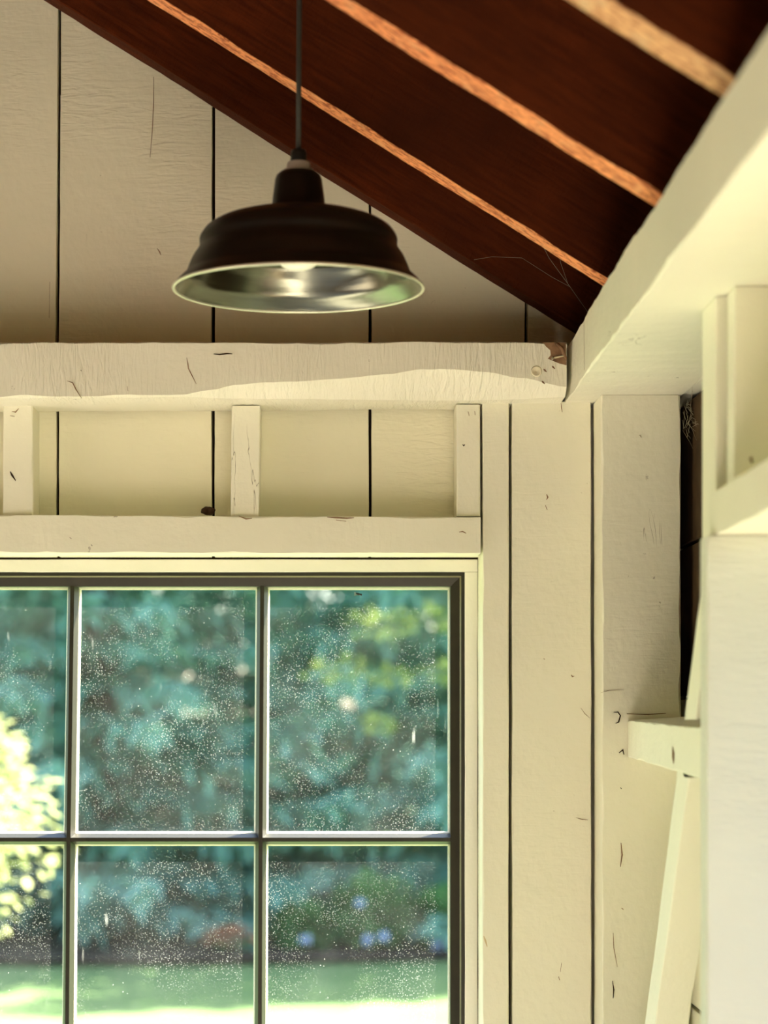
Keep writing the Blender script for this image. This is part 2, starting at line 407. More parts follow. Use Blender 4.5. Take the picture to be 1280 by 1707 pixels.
# boards under the window
for i in range(len(xs) - 1):
    if xs[i + 1] < WX0 + 0.05 and xs[i + 1] > XL:
        timber('board', 'z', [(WZ0 - 0.008, max(XL, xs[i]) + 0.002, xs[i + 1] - 0.002, YB, YB + 0.024), (WZ1 + 0.006, max(XL, xs[i]) + 0.002, xs[i + 1] - 0.002, YB, YB + 0.024)], M_BOARD, wall_back, step=0.1)
    if xs[i + 1] < WX1 + 0.1 and xs[i + 1] > XL:
        timber('board', 'z', [(FLOOR, max(XL, xs[i]) + 0.002, xs[i + 1] - 0.002, YB, YB + 0.024), (WZ0 - 0.01, max(XL, xs[i]) + 0.002, xs[i + 1] - 0.002, YB, YB + 0.024)], M_BOARD, wall_back, step=0.1)

# right wall: siding boards laid along the wall, open at the side window and an added unseen sun opening
wall_right = multi_box('wall_right', [(XR + 0.026, XR + 0.07, 2.66, 3.64, FLOOR, 0.62), (XR + 0.026, XR + 0.07, 0.62, 2.66, 0.36, 0.62), (XR + 0.026, XR + 0.07, 1.40, 1.60, -0.95, 0.36),
                                     (XR + 0.026, XR + 0.07, 1.40, 2.66, FLOOR, -0.95), (XR + 0.026, XR + 0.07, -1.95, 0.62, 0.36, 0.62), (XR + 0.026, XR + 0.07, YR, -1.95, FLOOR, 0.62)], M_BLACK)
tag(wall_right, kind='structure')
z = FLOOR
while z < 0.50:
    z1 = min(z + 0.232, 0.50); zm = (z + z1) / 2
    runs = [(2.66, 3.565)]
    if not -0.95 < zm < 0.25: runs.append((1.38, 2.658))
    else: runs.append((1.38, 1.58))
    if zm > 0.25: runs.append((-1.95, 1.378))
    runs.append((YR, -1.952))
    for (ya, yb) in runs:
        dark = ya > 2 and z > -0.1  # boards in the recess are coloured dark for its shade
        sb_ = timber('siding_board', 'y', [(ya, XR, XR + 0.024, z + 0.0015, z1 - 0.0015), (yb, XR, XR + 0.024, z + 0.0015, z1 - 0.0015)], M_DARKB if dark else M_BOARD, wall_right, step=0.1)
        if dark: tag(sb_, 'siding board coloured dark brown for the shade in the recess')
    z += 0.235
# left wall with an unseen low opening added to let light in, closed rear wall
wall_left = multi_box('wall_left', [(XL - 0.06, XL, YR, 3.64, FLOOR, -1.2), (XL - 0.06, XL, YR, 3.64, -0.1, 0.60),
                                    (XL - 0.06, XL, 2.9, 3.64, -1.2, -0.1), (XL - 0.06, XL, YR, 0.2, -1.2, -0.1)], M_LWALL)
tag(wall_left, kind='structure')
wall_rear = multi_box('wall_rear', [(XL, XR + 0.05, YR - 0.06, YR, FLOOR, 0.60)], M_DARKB)
Vr = [(a, y_, b_ + H) for y_ in (YR - 0.06, YR) for a, b_ in GAB]
link('rear_gable', to_mesh('rear_gable', Vr, [tuple(range(5)), tuple(range(9, 4, -1))] + [(i, (i + 1) % 5, 5 + (i + 1) % 5, 5 + i) for i in range(5)], [M_DARKB]), M0, wall_rear)
tag(wall_rear, kind='structure')

# ceiling: roof deck boards over the rafters
DEP = 0.14
th = math.atan(GM); ct, st = math.cos(th), math.sin(th)
def slope_mat(Y, right=True):
    """local X runs down the slope, local Y = world Y, local Z = square to the roof; origin on the ridge at rafter underside"""
    if right: R = Matrix(((ct, 0, st), (0, 1, 0), (-st, 0, ct)))
    else: R = Matrix(((-ct, 0, -st), (0, -1, 0), (-st, 0, ct)))
    return Matrix.Translation(Vector((RIDX, Y, roofz(RIDX) + H))) @ R.to_4x4()
LEN = (0.98 - RIDX) / ct  # slope carried past the wall: unseen eave added to block sky light
ceiling = link('ceiling', to_mesh('ceiling', [(x_, y_, z_) for x_ in (-0.13, LEN + 0.03) for y_ in (YR - 0.2, 3.80) for z_ in (DEP + 0.027, DEP + 0.05)],
               [(0, 1, 3, 2), (4, 6, 7, 5), (0, 4, 5, 1), (2, 3, 7, 6), (0, 2, 6, 4), (1, 5, 7, 3)], [M_BLACK]), slope_mat(0), None)
tag(ceiling, kind='structure')
link('roof_slope', ceiling.data.copy(), slope_mat(0, False) @ Matrix.Scale(-1, 4, (0, 1, 0)), ceiling)
for right in (True, False):
    t = -0.095; Ms = slope_mat(0, right) if right else slope_mat(0, False) @ Matrix.Scale(-1, 4, (0, 1, 0))
    while t < LEN:
        V = [(x_, y_, z_) for x_ in (t + 0.002, min(t + 0.178, LEN)) for y_ in (YR - 0.15, 3.78) for z_ in (DEP + 0.002, DEP + 0.026)]
        link('deck_board', to_mesh('deck_board', V, [(0, 1, 3, 2), (4, 6, 7, 5), (0, 4, 5, 1), (2, 3, 7, 6), (0, 2, 6, 4), (1, 5, 7, 3)], [M_DECK]), Ms, ceiling)
        t += 0.18

# ================================================================== RAFTERS
t_seat = ((GA - 0.5905) / GM - RIDX) / ct
tn = GM
def rafter(yf, yb, label, under=True, um=None):
    end = t_seat + 0.17
    sts = [(0.0, yf, yb, 0.0, DEP), (t_seat, yf, yb, 0.0, DEP), (end, yf, yb, (end - t_seat) * tn, DEP)]
    o = timber('rafter', 'x', sts, M_RAFT, None, c=0.0022, amp=0.0016, step=0.018, M=slope_mat(0), mats=[M_RAFT, um or M_UNDER], under=(0, 1, 2) if under else None)
    return tag(o, label, 'rafter', 'roof rafters')
rafter(3.513, 3.566, 'dark red-brown rafter lying flat against the cream gable boards, with a dull brown underside', False)
rafter(3.137, 3.184, 'dark rafter crossing directly behind the lamp cord, narrow speckled orange sawn underside')
rafter(2.638, 2.698, 'dark rafter right of the lamp cord with a wider, slightly blurred orange underside')
rafter(2.165, 2.228, 'nearest and most blurred rafter, pale brown underside, at the top right corner', um=M_UNDER2)
for yy, w_ in ((1.72, 'first'), (1.27, 'second'), (0.82, 'third'), (0.37, 'fourth')):
    rafter(yy, yy + 0.055, 'dark roof rafter overhead, %s one on the camera side of the lamp rafters' % w_)
ridge = timber('ridge_board', 'y', [(YR, RIDX - 0.02, RIDX + 0.0, roofz(RIDX) - 0.02, roofz(RIDX) + 0.16), (3.56, RIDX - 0.02, RIDX + 0.0, roofz(RIDX) - 0.02, roofz(RIDX) + 0.16)], M_RAFT, None)
tag(ridge, 'dark board along the ridge of the roof', 'beam')

# ================================================================== TIE BEAM
ZB0, ZB1 = 0.4990, 0.5815
wane = [(0, .001), (40, .004), (90, .001), (150, .001), (200, .003), (300, .002), (350, .009), (390, .016), (440, .020), (500, .021), (565, .025),
        (640, .031), (706, .038), (759, .038), (812, .034), (865, .026), (940, .013)]
def wane_at(t):
    u = t * F / YP + CU
    if u <= 0: return 0.001 + 0.006 * (1 - math.cos((t - X(0, YP)) * 7))
    for (a, p), (b_, q) in zip(wane, wane[1:]):
        if a <= u <= b_: f = (u - a) / (b_ - a); f = f * f * (3 - 2 * f); return p + (q - p) * f
    return 0.012
def beam_cham(t, k):
    if k == 0:
        w = wane_at(t) + 0.0008 * noise.noise(Vector((t * 60, 3, 1)))
        return (min(0.075, 0.004 + 1.6 * w), max(0.0008, w))
    return None
beam = timber('tie_beam', 'x', [(XL, YP, 3.56, ZB0 + .001, ZB1), (X(0, YP), YP, 3.56, ZB0 - 0.001, ZB1), (X(700, YP), YP, 3.56, ZB0 + 0.003, ZB1 + 0.0005), (X(944.5, YP), YP, 3.56, ZB0 + 0.003, ZB1 - 0.001)],
              M_ROUGH, None, c=0.0026, amp=0.0012, step=0.012, cham=beam_cham)
tag(beam, 'thick rough-sawn cream beam running level across the wall, its lower edge wavy and bright', 'beam')
# chip of missing paint at the beam's right end, with a bent nail and a brown splinter
sc_ = flat_patch('bare_scar', [pv(*q, YP) for q in ((905, 571), (943, 571), (944, 609), (932, 606), (922, 602), (913, 598), (918, 592), (917, 584), (910, 578))], YP - 0.0010, M_BARE, beam, 0.002)
tag(sc_, 'bare brown wood where the paint has flaked off')
yk = YP - 0.0012
sp = tube('splinter', [(X(927, yk), yk, Z(572, yk) + H), (X(936, yk), yk - .004, Z(582, yk) + H), (X(943, yk), yk - .003, Z(600, yk) + H)], [0.0022, 0.003, 0.0022], M_BARE, beam, 6)
nl = tube('nail', [(X(920.5, yk), yk, Z(597.5, yk) + H), (X(924, yk), yk - .004, Z(597.2, yk) + H), (X(939, yk), yk - .004, Z(594, yk) + H)], [0.0026, 0.0014, 0.0010], M_NAIL, beam, 8)
lathe('screw_head', [(0.0001, 0), (0.0075, 0.0), (0.0085, 0.0012), (0.0068, 0.0026), (0.0058, 0.0014), (0.002, 0.0016), (0.0014, 0.0006), (0.0001, 0.0005)], M_NAIL,
      Matrix.Translation(Vector((X(894, YP), YP + 0.0002, Z(619, YP) + H))) @ Matrix.Rotation(math.radians(90), 4, 'X'), beam, 20)
crack(beam, [(356, 590), (366, 591), (378, 589.5), (387, 590)], yb_, 0.0009, mat=M_HOLE)
crack(beam, [(311, 596), (313, 606), (314, 614), (320, 626), (327, 640)], yb_, 0.0007, mat=M_BARE)
crack(beam, [(112, 635), (121, 638), (127, 650), (136, 664)], yb_, 0.0007, mat=M_BARE)
crack(beam, [(212, 644), (213, 652)], yb_, 0.0006)
for (u, v) in ((922, 612), (908, 617), (905, 637)):
    crack(beam, [(u - 2, v - 2), (u, v), (u + 3, v + 3)], yb_, 0.0013)

# ================================================================== BACK WALL FRAME
def vert(name, uL, uR, vT, vB, Yf, Yk, mat, label, cat, lean=(0, 0), zT=None, zB=None, **kw):
    """an upright timber with measured face edges; lean = shift of its foot in pixels"""
    z1 = Z(vT, Yf) if zT is None else zT; z0 = Z(vB, Yf) if zB is None else zB
    s = [(z0, X(uL + lean[0], Yf), X(uR + lean[1], Yf), Yf, Yk), (z1, X(uL, Yf), X(uR, Yf), Yf, Yk)]
    return tag(timber(name, 'z', s, mat, None, **kw), label, cat)
s1 = vert('short_stud', 5, 55, 0, 860, YS, YB - 0.001, M_CREAM, 'short cream stud between the two beams at the left edge, with a dark nail slot', 'stud', zT=ZB0 - 0.001)
s2 = vert('short_stud', 387, 434, 0, 862, YS, YB - 0.001, M_CREAM, 'short cream stud between the beams, in the middle below the lamp', 'stud', (-3, -3), zT=ZB0 - 0.001)
s3 = vert('short_stud', 761, 800.5, 0, 860.5, YS, YB - 0.001, M_CREAM, 'short cream stud between the beams, right one beside the long trimmer', 'stud', zT=ZB0 + 0.001)
for s_ in (s1, s2, s3): s_['group'] = 'short studs between beam and window header'
for xx, w_ in ((-0.95, 'first'), (-1.4, 'second')):
    o = timber('short_stud', 'z', [(0.326, xx, xx + 0.045, YS, YB - 0.001), (ZB0 - 0.002, xx, xx + 0.045, YS, YB - 0.001)], M_CREAM)
    tag(o, 'short cream stud between beam and window header, %s one beyond the left frame edge' % w_, 'stud', 'short studs between beam and window header')
crack(s1, [(17, 786), (20, 792), (26, 801)], YS - .0008, 0.0016, mat=M_HOLE); crack(s1, [(20, 686), (26, 687), (31, 681)], YS - .0008, 0.0008); crack(s1, [(17, 693), (24, 694)], YS - .0008, 0.0008)
crack(s3, [(771, 741), (773, 743), (775, 741)], YS - .0008, 0.0012, 'nail_hole', M_HOLE); crack(s3, [(780, 686), (782, 693)], YS - .0008, 0.0009); crack(s3, [(791, 685), (792, 692)], YS - .0008, 0.0009)

header = timber('window_header', 'x', [(XL, YS - 0.01, 3.556, Z(922, 3.48), Z(859, 3.48)), (X(0, 3.48), YS - 0.01, 3.556, Z(921, 3.48), Z(858.5, 3.48)), (X(801, 3.48), YS - 0.01, 3.556, Z(922.5, 3.48), Z(862, 3.48))],
                M_CREAM, None, c=0.0024, amp=0.0011, step=0.012)
tag(header, 'cream horizontal timber with a chipped top edge, right above the dark window frame', 'beam')
for pts in ([(545, 862), (560, 863), (578, 864), (590, 863)], [(560, 867), (577, 869)], [(398, 860), (410, 865), (420, 864)], [(765, 887), (771, 886), (777, 889)], [(116, 896), (119, 898)]):
    crack(header, pts, YS - 0.0108, 0.0010)
trim1 = vert('window_trimmer', 804.5, 848, 0, 0, YS, 3.596, M_CREAM, 'narrow upright cream trimmer just right of the window, left of a dark widening gap', 'post', (0, -1.5), zT=ZB0 + 0.0035, zB=FLOOR, amp=0.0009)
crack(trim1, [(806, 1560), (809, 1568), (812, 1578)], YS - .0006, 0.0015, mat=plain('worn_paint', (0.62, 0.50, 0.30), 0.7))
wide = vert('wide_plank', 853.5, 984.5, 0, 0, YS, 3.566, M_CREAM, 'broad flat upright cream plank between the window trimmer and the corner post', 'plank', (1, 2.5), zT=ZB0 + 0.0055, zB=FLOOR, amp=0.0009)
for pts, w in (([(935, 672), (936, 680), (937, 687)], .0006), ([(911, 824), (913, 829), (911, 833)], .0012), ([(909, 842), (912, 850)], .0010), ([(906, 1098), (908, 1099)], .0012), ([(952, 1125), (954, 1128), (957, 1127)], .0012),
               ([(968, 1180), (975, 1190), (983, 1197)], .0004), ([(960, 1363), (970, 1366), (980, 1367)], .0006), ([(931, 1628), (933, 1634)], .0012), ([(936, 1605), (934, 1620)], .0006)):
    crack(wide, pts, YS - 0.0008, w)
post = timber('corner_post', 'z', [(FLOOR, X(1004, YP), X(1139, YP), YP, 3.50), (Z(1190, YP), X(1003.5, YP), X(1135, YP), YP, 3.50), (0.5015, X(1002, YP), X(1134, YP), YP, 3.50)], M_CREAM, None, c=0.003, amp=0.0009, step=0.02)
tag(post, 'stout square cream corner post with long fine cracks, right of the broad plank', 'post')
for pts, w, m_ in (([(1023, 1188), (1030, 1187), (1034, 1193), (1031, 1204), (1026, 1206)], .0009, M_HOLE), ([(1032, 1255), (1038, 1250), (1040, 1258)], .0016, M_HOLE), ([(1034, 1313), (1036, 1315)], .0013, M_HOLE),
                   ([(1035, 1405), (1037, 1425), (1034, 1445)], .0010, M_BARE), ([(1036, 1514), (1039, 1516)], .0016, M_BARE), ([(1022, 1555), (1023, 1580), (1029, 1612)], .0005, M_BARE), ([(1021, 1635), (1023, 1650), (1022, 1664)], .0010, M_HOLE),
                   ([(1001, 1155), (1015, 1151), (1040, 1150)], .0003, M_BARE), ([(1045, 1190), (1080, 1191), (1110, 1189)], .0009, M_BARE), ([(1066, 725), (1069, 729)], .0008, M_BARE)):
    crack(post, pts, YP - 0.0010, w, mat=m_)

# ================================================================== RIGHT SIDE FRAME
def plate_cham(t, k): return None
plate = timber('top_plate', 'y', [(YR, 0.375, 0.545, 0.5025, 0.588), (1.9, 0.3752, 0.545, 0.5025, 0.588), (2.9, 0.374, 0.545, 0.503, 0.590), (YP + 0.005, 0.3752, 0.545, 0.5030, 0.5865), (3.56, 0.3752, 0.545, 0.503, 0.5865)],
               M_CREAM, None, c=0.0026, amp=0.0022, step=0.02)
tag(plate, 'heavy cream beam running towards the camera under the rafter ends, underside bright', 'beam')
# the seam that runs down the plate's side near its end
link('crack', to_mesh('crack', [(0.3742, 3.222, 0.507 + H), (0.3742, 3.228, 0.585 + H), (0.3742, 3.2312, 0.585 + H), (0.3742, 3.225, 0.507 + H)], [(0, 1, 2, 3)], [M_BARE]), M0, plate)
nailer = timber('nailer_board', 'y', [(0.6, 0.5475, 0.60, 0.5045, 0.585), (3.56, 0.5475, 0.60, 0.5045, 0.585)], M_CREAM, None, amp=0.0006)
tag(nailer, 'narrow cream board beside the right-hand beam, above the wall siding', 'board')
king = timber('tall_stud', 'z', [(FLOOR, 0.4570, 0.555, 2.622, 2.716), (0.5015, 0.4577, 0.555, 2.622, 2.716)], M_CREAM, None, amp=0.0008)
tag(king, 'tall cream stud right of the dark corner recess, seen edge-on behind the white jamb', 'stud')
jack = timber('side_window_jamb', 'z', [(FLOOR, X(1179, 2.575), 0.554, 2.575, 2.620), (Z(893.5, 2.575), X(1178.5, 2.575), 0.554, 2.575, 2.620)], paint('cream_paint_ridged', (0.70, 0.71, 0.62), saw=1.3, chips=0.3), None, amp=0.0006)
tag(jack, 'pale upright jamb board with fine horizontal ridges at the right edge, under the side header', 'post')
shead = timber('side_window_header', 'y', [(1.50, 0.4506, 0.553, Z(893.5, 2.575) + 0.001, Z(823, 2.62)), (2.6205, 0.4506, 0.553, Z(893.5, 2.575) + 0.001, Z(823, 2.62))], M_CREAM, None, amp=0.0012)
tag(shead, 'cream header over the side window at the right edge, bright underside, running towards the camera', 'beam')
crip = timber('cripple_stud', 'z', [(Z(823, 2.62) + 0.001, 0.4680, 0.552, 2.560, 2.606), (0.5015, 0.4690, 0.552, 2.560, 2.606)], M_CREAM, None, amp=0.0008)
tag(crip, 'short cream stud standing on the side header at the right edge, tan front face', 'stud', 'short studs on the side header')
crack(crip, [(1249, 765), (1252, 762), (1253, 772)], 2.5590, 0.0012)
for yk_, w_ in ((2.15, 'first'), (1.76, 'second')):
    o = timber('cripple_stud', 'z', [(Z(823, 2.62) + 0.001, 0.4690, 0.552, yk_, yk_ + 0.045), (0.5015, 0.4690, 0.552, yk_, yk_ + 0.045)], M_CREAM)
    tag(o, 'short cream stud on the side header, %s one towards the camera' % w_, 'stud', 'short studs on the side header')
o = timber('side_window_jamb', 'z', [(FLOOR, 0.445, 0.554, 1.555, 1.60), (Z(893.5, 2.575), 0.445, 0.554, 1.555, 1.60)], M_CREAM); tag(o, 'far-side jamb board of the side window, nearest the camera', 'post')
o = timber('side_window_sill', 'y', [(1.605, 0.44, 0.60, -0.96, -0.915), (2.572, 0.44, 0.60, -0.96, -0.915)], M_BARE); tag(o, 'bare wooden sill of the side window', 'sill')

# blocking between post and tall stud, and the diagonal brace above and below it
XBK = 0.4605
blk = timber('blocking', 'y', [(2.718, XBK, 0.553, -0.0655, -0.0025), (YP - 0.0015, XBK, 0.553, -0.0475, 0.0085)], M_CREAM, None, c=0.0025, amp=0.0012, step=0.015)
for v in blk.data.vertices:                       # its top is tipped towards the room
    if v.co.z > 0.02 and v.co.y > 0.0: v.co.y += 0.006
tag(blk, 'small level cream block jutting from the corner post towards the right wall studs', 'block')
yc = XBK * F / (1123 - CU)
def side_scar(parent, Yc, z0, z1, xf, w=0.0025):
    V = [(xf, Yc - w * 0.3, z0 + H), (xf, Yc + w, (z0 * .6 + z1 * .4) + H), (xf, Yc + w * 0.8, z1 + H), (xf, Yc - w, (z0 * .4 + z1 * .6) + H)]
    return link('crack', to_mesh('crack', V, [(0, 1, 2, 3)], [M_BARE]), M0, parent)
side_scar(blk, yc, Z(1275, yc), Z(1243, yc), XBK - 0.0010, 0.010)
def brace(z0, z1, label):
    # runs down towards the corner: slope dZ/dY = -1.25, width along the wall 0.09 m
    d = Vector((0, 1.0, -1.24)).normalized(); nrm = Vector((0, 1.24, 1.0)).normalized()
    P = Vector((0.0, 2.848, -0.0648)); wid = 0.09 * abs(d.z)
    # local X = along (downwards), local Y = world -X .. keep right-handed: X=d, Y=nrm, Z=d x nrm
    zax = d.cross(nrm)
    R = Matrix((( d.x, nrm.x, zax.x), (d.y, nrm.y, zax.y), (d.z, nrm.z, zax.z)))
    M = Matrix.Translation(P + Vector((0, 0, H))) @ R.to_4x4()
    t0_ = (P.z - z1) / abs(d.z); t1_ = (P.z - z0) / abs(d.z)
    xa, xb = (0.4625, 0.509)
    b0, b1 = sorted((xa * zax.x, xb * zax.x))
    o = timber('diagonal_brace', 'x', [(t0_, 0, wid, b0, b1), (t1_, 0, wid, b0, b1)], M_CREAM, None, c=0.002, amp=0.0008, step=0.02, M=M)
    # trim ends level with the block
    for v in o.data.vertices:
        w = o.matrix_basis @ v.co; zz = w.z - H
        if v.co.x < (t1_ - t0_) * 0.02: 
            k = (zz - z1) / abs(d.z) if z1 < 0 else (2.719 - w.y) / d.y; v.co.x += k
        if v.co.x > (t1_ - t0_) * 0.98:
            k = (zz - z0) / abs(d.z); v.co.x += k
    return tag(o, label, 'brace', 'diagonal brace in the right wall')
b_low = brace(-0.62, -0.066, 'leaning cream brace board below the small block, bright long edge and curved dark scar')
b_up = brace(0.008, 0.14, 'short upper piece of the diagonal brace, rising from the top of the small block')

# ================================================================== WINDOW
win = link('window_1', to_mesh('window_1', *(lambda P: ([(x_, y_, z_ + H) for x_ in P[0] for y_ in P[1] for z_ in P[2]], [(0, 1, 3, 2), (4, 6, 7, 5), (0, 4, 5, 1), (2, 3, 7, 6), (0, 2, 6, 4), (1, 5, 7, 3)]))(((WX0, WX1), (3.60, 3.68), (WZ0 - 0.03, WZ0 - 0.001))), [M_OUTS]), M0)
tag(win, kind='structure')
YC = 3.594
XC0, XC1 = X(775, YC), X(796, YC)
ZC0, ZC1 = Z(953.5, YC), Z(932.6, YC)
XLW = -1.60
timber('casing', 'x', [(XLW, YC, 3.66, ZC0, ZC1), (XC1, YC, 3.66, ZC0, ZC1 )], M_SMOOTH, win, c=0.0012, amp=0.0006)
timber('casing', 'z', [(WZ0, XC0, XC1, YC + .0005, 3.66), (ZC0 - 0.0004, XC0, XC1 , YC + .0005, 3.66)], M_SMOOTH, win, c=0.0012, amp=0.0005)
timber('casing', 'z', [(WZ0, XLW, XLW + 0.022, YC, 3.66), (ZC0 - 0.0004, XLW, XLW + 0.022, YC, 3.66)], M_SMOOTH, win)
timber('casing', 'x', [(XLW, YC, 3.66, WZ0, WZ0 + 0.022), (XC0, YC, 3.66, WZ0, WZ0 + 0.022)], M_SMOOTH, win)
# dark sash frame: stepped moulding, outer strip, groove and inner face
YF = 3.600
def frame_ring(name, o_px, i_px, oz, iz, y0, y1, mat):
    """mitred ring between an outer and an inner rectangle: (x0,x1,z0,z1) each, front y0 at the outer and y1 at the inner edge"""
    ox0, ox1, oz0, oz1 = o_px; ix0, ix1, iz0, iz1 = i_px
    O = [(ox0, oz0), (ox1, oz0), (ox1, oz1), (ox0, oz1)]; I = [(ix0, iz0), (ix1, iz0), (ix1, iz1), (ix0, iz1)]
    V = [(a, y0, b_ + H) for a, b_ in O] + [(a, y1, b_ + H) for a, b_ in I] + [(a, oz, b_ + H) for a, b_ in O] + [(a, iz, b_ + H) for a, b_ in I]
    Fc = []
    for i in range(4):
        j = (i + 1) % 4
        Fc += [(i, j, 4 + j, 4 + i), (4 + i, 4 + j, 12 + j, 12 + i), (12 + i, 12 + j, 8 + j, 8 + i), (8 + i, 8 + j, j, i)]
    return link(name, to_mesh(name, V, Fc, [mat]), M0, win)
def rect(uR, vT, pad=0.0, Y=YF): 
    d = (X(775, YF) - X(uR, Y))
    return (XLW + 0.022 + d, X(uR, Y), WZ0 + 0.022 + d, Z(vT, Y))
frame_ring('sash_frame', rect(775, 954), rect(768.5, 960), 3.64, 3.64, YF, YF, M_SASH)
frame_ring('sash_bead', rect(768.5, 960), rect(766.5, 962), 3.64, 3.64, YF - 0.001, YF + 0.002, plain('pale_bronze_edge', (0.20, 0.175, 0.10), 0.5, 0.5))  # bead in a paler bronze than the sash frame
frame_ring('sash_frame', rect(766.5, 962), rect(751.5, 977), 3.64, 3.642, YF + 0.010, YF + 0.014, M_SASH)
YG = 3.632
frame_ring('outer_sash', rect(751.5, 977, Y=YG), rect(747, 982.5, Y=YG), 3.648, 3.648, YG + 0.004, YG + 0.008, M_OUTS)
IR = rect(751.5, 977)     # inner opening
# muntins
V_M = [[(977, 120.5), (1396, 114.2), (1720, 111.5), (2260, 106)], [(977, 437), (1396, 434.3), (1720, 433), (2260, 431)]]
YM = YF + 0.012
def lerp(tab, v):
    for (a, p), (b_, q) in zip(tab, tab[1:]):
        if a <= v <= b_: return p + (q - p) * (v - a) / (b_ - a)
    return tab[-1][1] if v > tab[-1][0] else tab[0][1]
ys_w = (3.2, 9.2)         # half widths in px of the nosing and of the bevel's foot
def prof_bar(name, horiz, path, mat, hw, y0, y1, yb=None):
    """bar with a flat nosing and bevelled flanks; path = list of centre points (x, z)"""
    yb = yb or y1 + 0.001
    V, Fc = [], []
    a, b_ = hw
    sec = [(-b_, yb), (-b_, y1), (-a, y0), (a, y0), (b_, y1), (b_, yb)]
    for (cx, cz) in path:
        for (o_, y_) in sec:
            V.append((cx, y_, cz + o_ + H) if horiz else (cx + o_, y_, cz + H))
    n = len(sec)
    for i in range(len(path) - 1):
        for k in range(n): Fc.append((i * n + k, i * n + (k + 1) % n, (i + 1) * n + (k + 1) % n, (i + 1) * n + k))
    Fc.append(tuple(range(n))); Fc.append(tuple((len(path) - 1) * n + k for k in range(n)))
    return link(name, to_mesh(name, V, Fc, [mat]), M0, win)
px = YM / F
HW = (3.3 * px, 9.0 * px)
pitch = X(437, YM) - X(120.5, YM)
rows = [(1399.6), (1399.6 + 424)]
zrows = [Z(v, YM) for v in rows]
zbot = IR[2]
vcs = []
for tab in V_M: vcs.append([(X(lerp(tab, v), YM), Z(v, YM)) for v in (977, 1396, 1720, 2260)])
for k in (1, 2, 3): vcs.append([(p[0] - pitch * k, p[1]) for p in vcs[0]])
for path in vcs:
    path = [p for p in path if p[1] > zbot] + [(path[-1][0], zbot)]
    prof_bar('muntin', False, path, M_SASH, HW, YM, YG - 0.003)
    sh = 0.0015
    prof_bar('outer_muntin', False, path, M_OUTS, (9.6 * px, 11.8 * px), YG + 0.003, YG + 0.011, YG + 0.014)
for zr in zrows:
    prof_bar('muntin', True, [(IR[0], zr), (IR[1], zr)], M_SASH, HW, YM + 0.0004, YG - 0.0028)
    prof_bar('outer_muntin', True, [(IR[0], zr), (IR[1], zr)], M_OUTS, (9.6 * px, 12.0 * px), YG + 0.003, YG + 0.011, YG + 0.014)
# panes: one per light
cols = sorted([[p for p in path] for path in vcs], key=lambda p: p[0][0])
def xat(path, z):
    for (xa, za), (xb, zb_) in zip(path, path[1:]):
        if zb_ <= z <= za: return xa + (xb - xa) * (za - z) / (za - zb_)
    return path[-1][0] if z < path[-1][1] else path[0][0]
zs = [IR[3]] + zrows + [zbot]
for r in range(3):
    z1, z0 = zs[r], zs[r + 1]
    for c_ in range(len(cols) + 1):
        def side(k, z, left):
            if k < 0: return IR[0]
            if k >= len(cols): return IR[1]
            return xat(cols[k], z)
        P = [(side(c_ - 1, z0, 1), z0), (side(c_, z0, 0), z0), (side(c_, z1, 0), z1), (side(c_ - 1, z1, 1), z1)]
        cx = sum(p[0] for p in P) / 4; cz = sum(p[1] for p in P) / 4
        V = [(a - cx, 0, b_ - cz) for a, b_ in P]
        link('pane', to_mesh('pane', V, [(0, 1, 2, 3)], [M_GLASS]), Matrix.Translation((cx, YG, cz + H)), win)

# ================================================================== PENDANT LAMP
LY = 2.94; k_ = LY / F
LXc = X(497.5, LY); LZ = Z(481, LY)
lamp = bpy.data.objects.new('pendant_lamp', None); COL.objects.link(lamp)
lamp.matrix_basis = Matrix.Translation((LXc, LY, LZ + H))
tag(lamp, 'black metal barn pendant lamp with silver inside, hanging on a dark cord', 'lamp')
LM = lamp.matrix_basis.copy()
def catmull(P, n=5):
    out = []
    for i in range(len(P) - 1):
        p0, p1, p2, p3 = P[max(i - 1, 0)], P[i], P[i + 1], P[min(i + 2, len(P) - 1)]
        for j in range(n):
            t = j / n
            out.append(tuple(0.5 * (2 * p1[q] + (p2[q] - p0[q]) * t + (2 * p0[q] - 5 * p1[q] + 4 * p2[q] - p3[q]) * t * t + (3 * p1[q] - p0[q] - 3 * p2[q] + p3[q]) * t ** 3) for q in (0, 1)))
    return out + [P[-1]]
# heights corrected for looking up from below: silhouette rows are those of the axis depth
sil = [(209.5, 481), (204, 474), (196, 466), (187, 457), (181.5, 443), (175.5, 430), (167.5, 418), (164.5, 411), (164.5, 399), (160, 390), (152, 381), (135, 371), (115, 364), (95, 359.5), (76, 357)]
outer = [(r * k_, (481 - v) * k_) for r, v in sil]
outer = catmull(outer, 4)
neck = [(76 * k_, (481 - 357) * k_), (60 * k_, (481 - 353) * k_), (48 * k_, (481 - 350) * k_), (44.5 * k_, (481 - 345) * k_), (43 * k_, (481 - 330) * k_), (39 * k_, (481 - 300) * k_), (36.5 * k_, (481 - 293) * k_), (30 * k_, (481 - 287.5) * k_)]
th_ = 0.0012
inner = [(max(0.001, r - th_ * 1.2), h - th_ * 0.6) for r, h in outer]
prof_shell = outer + neck[1:] + [(0.0005, neck[-1][1])]
prof_in = [(r - 0.002, h - 0.002) for r, h in neck[1:]][:3] + []
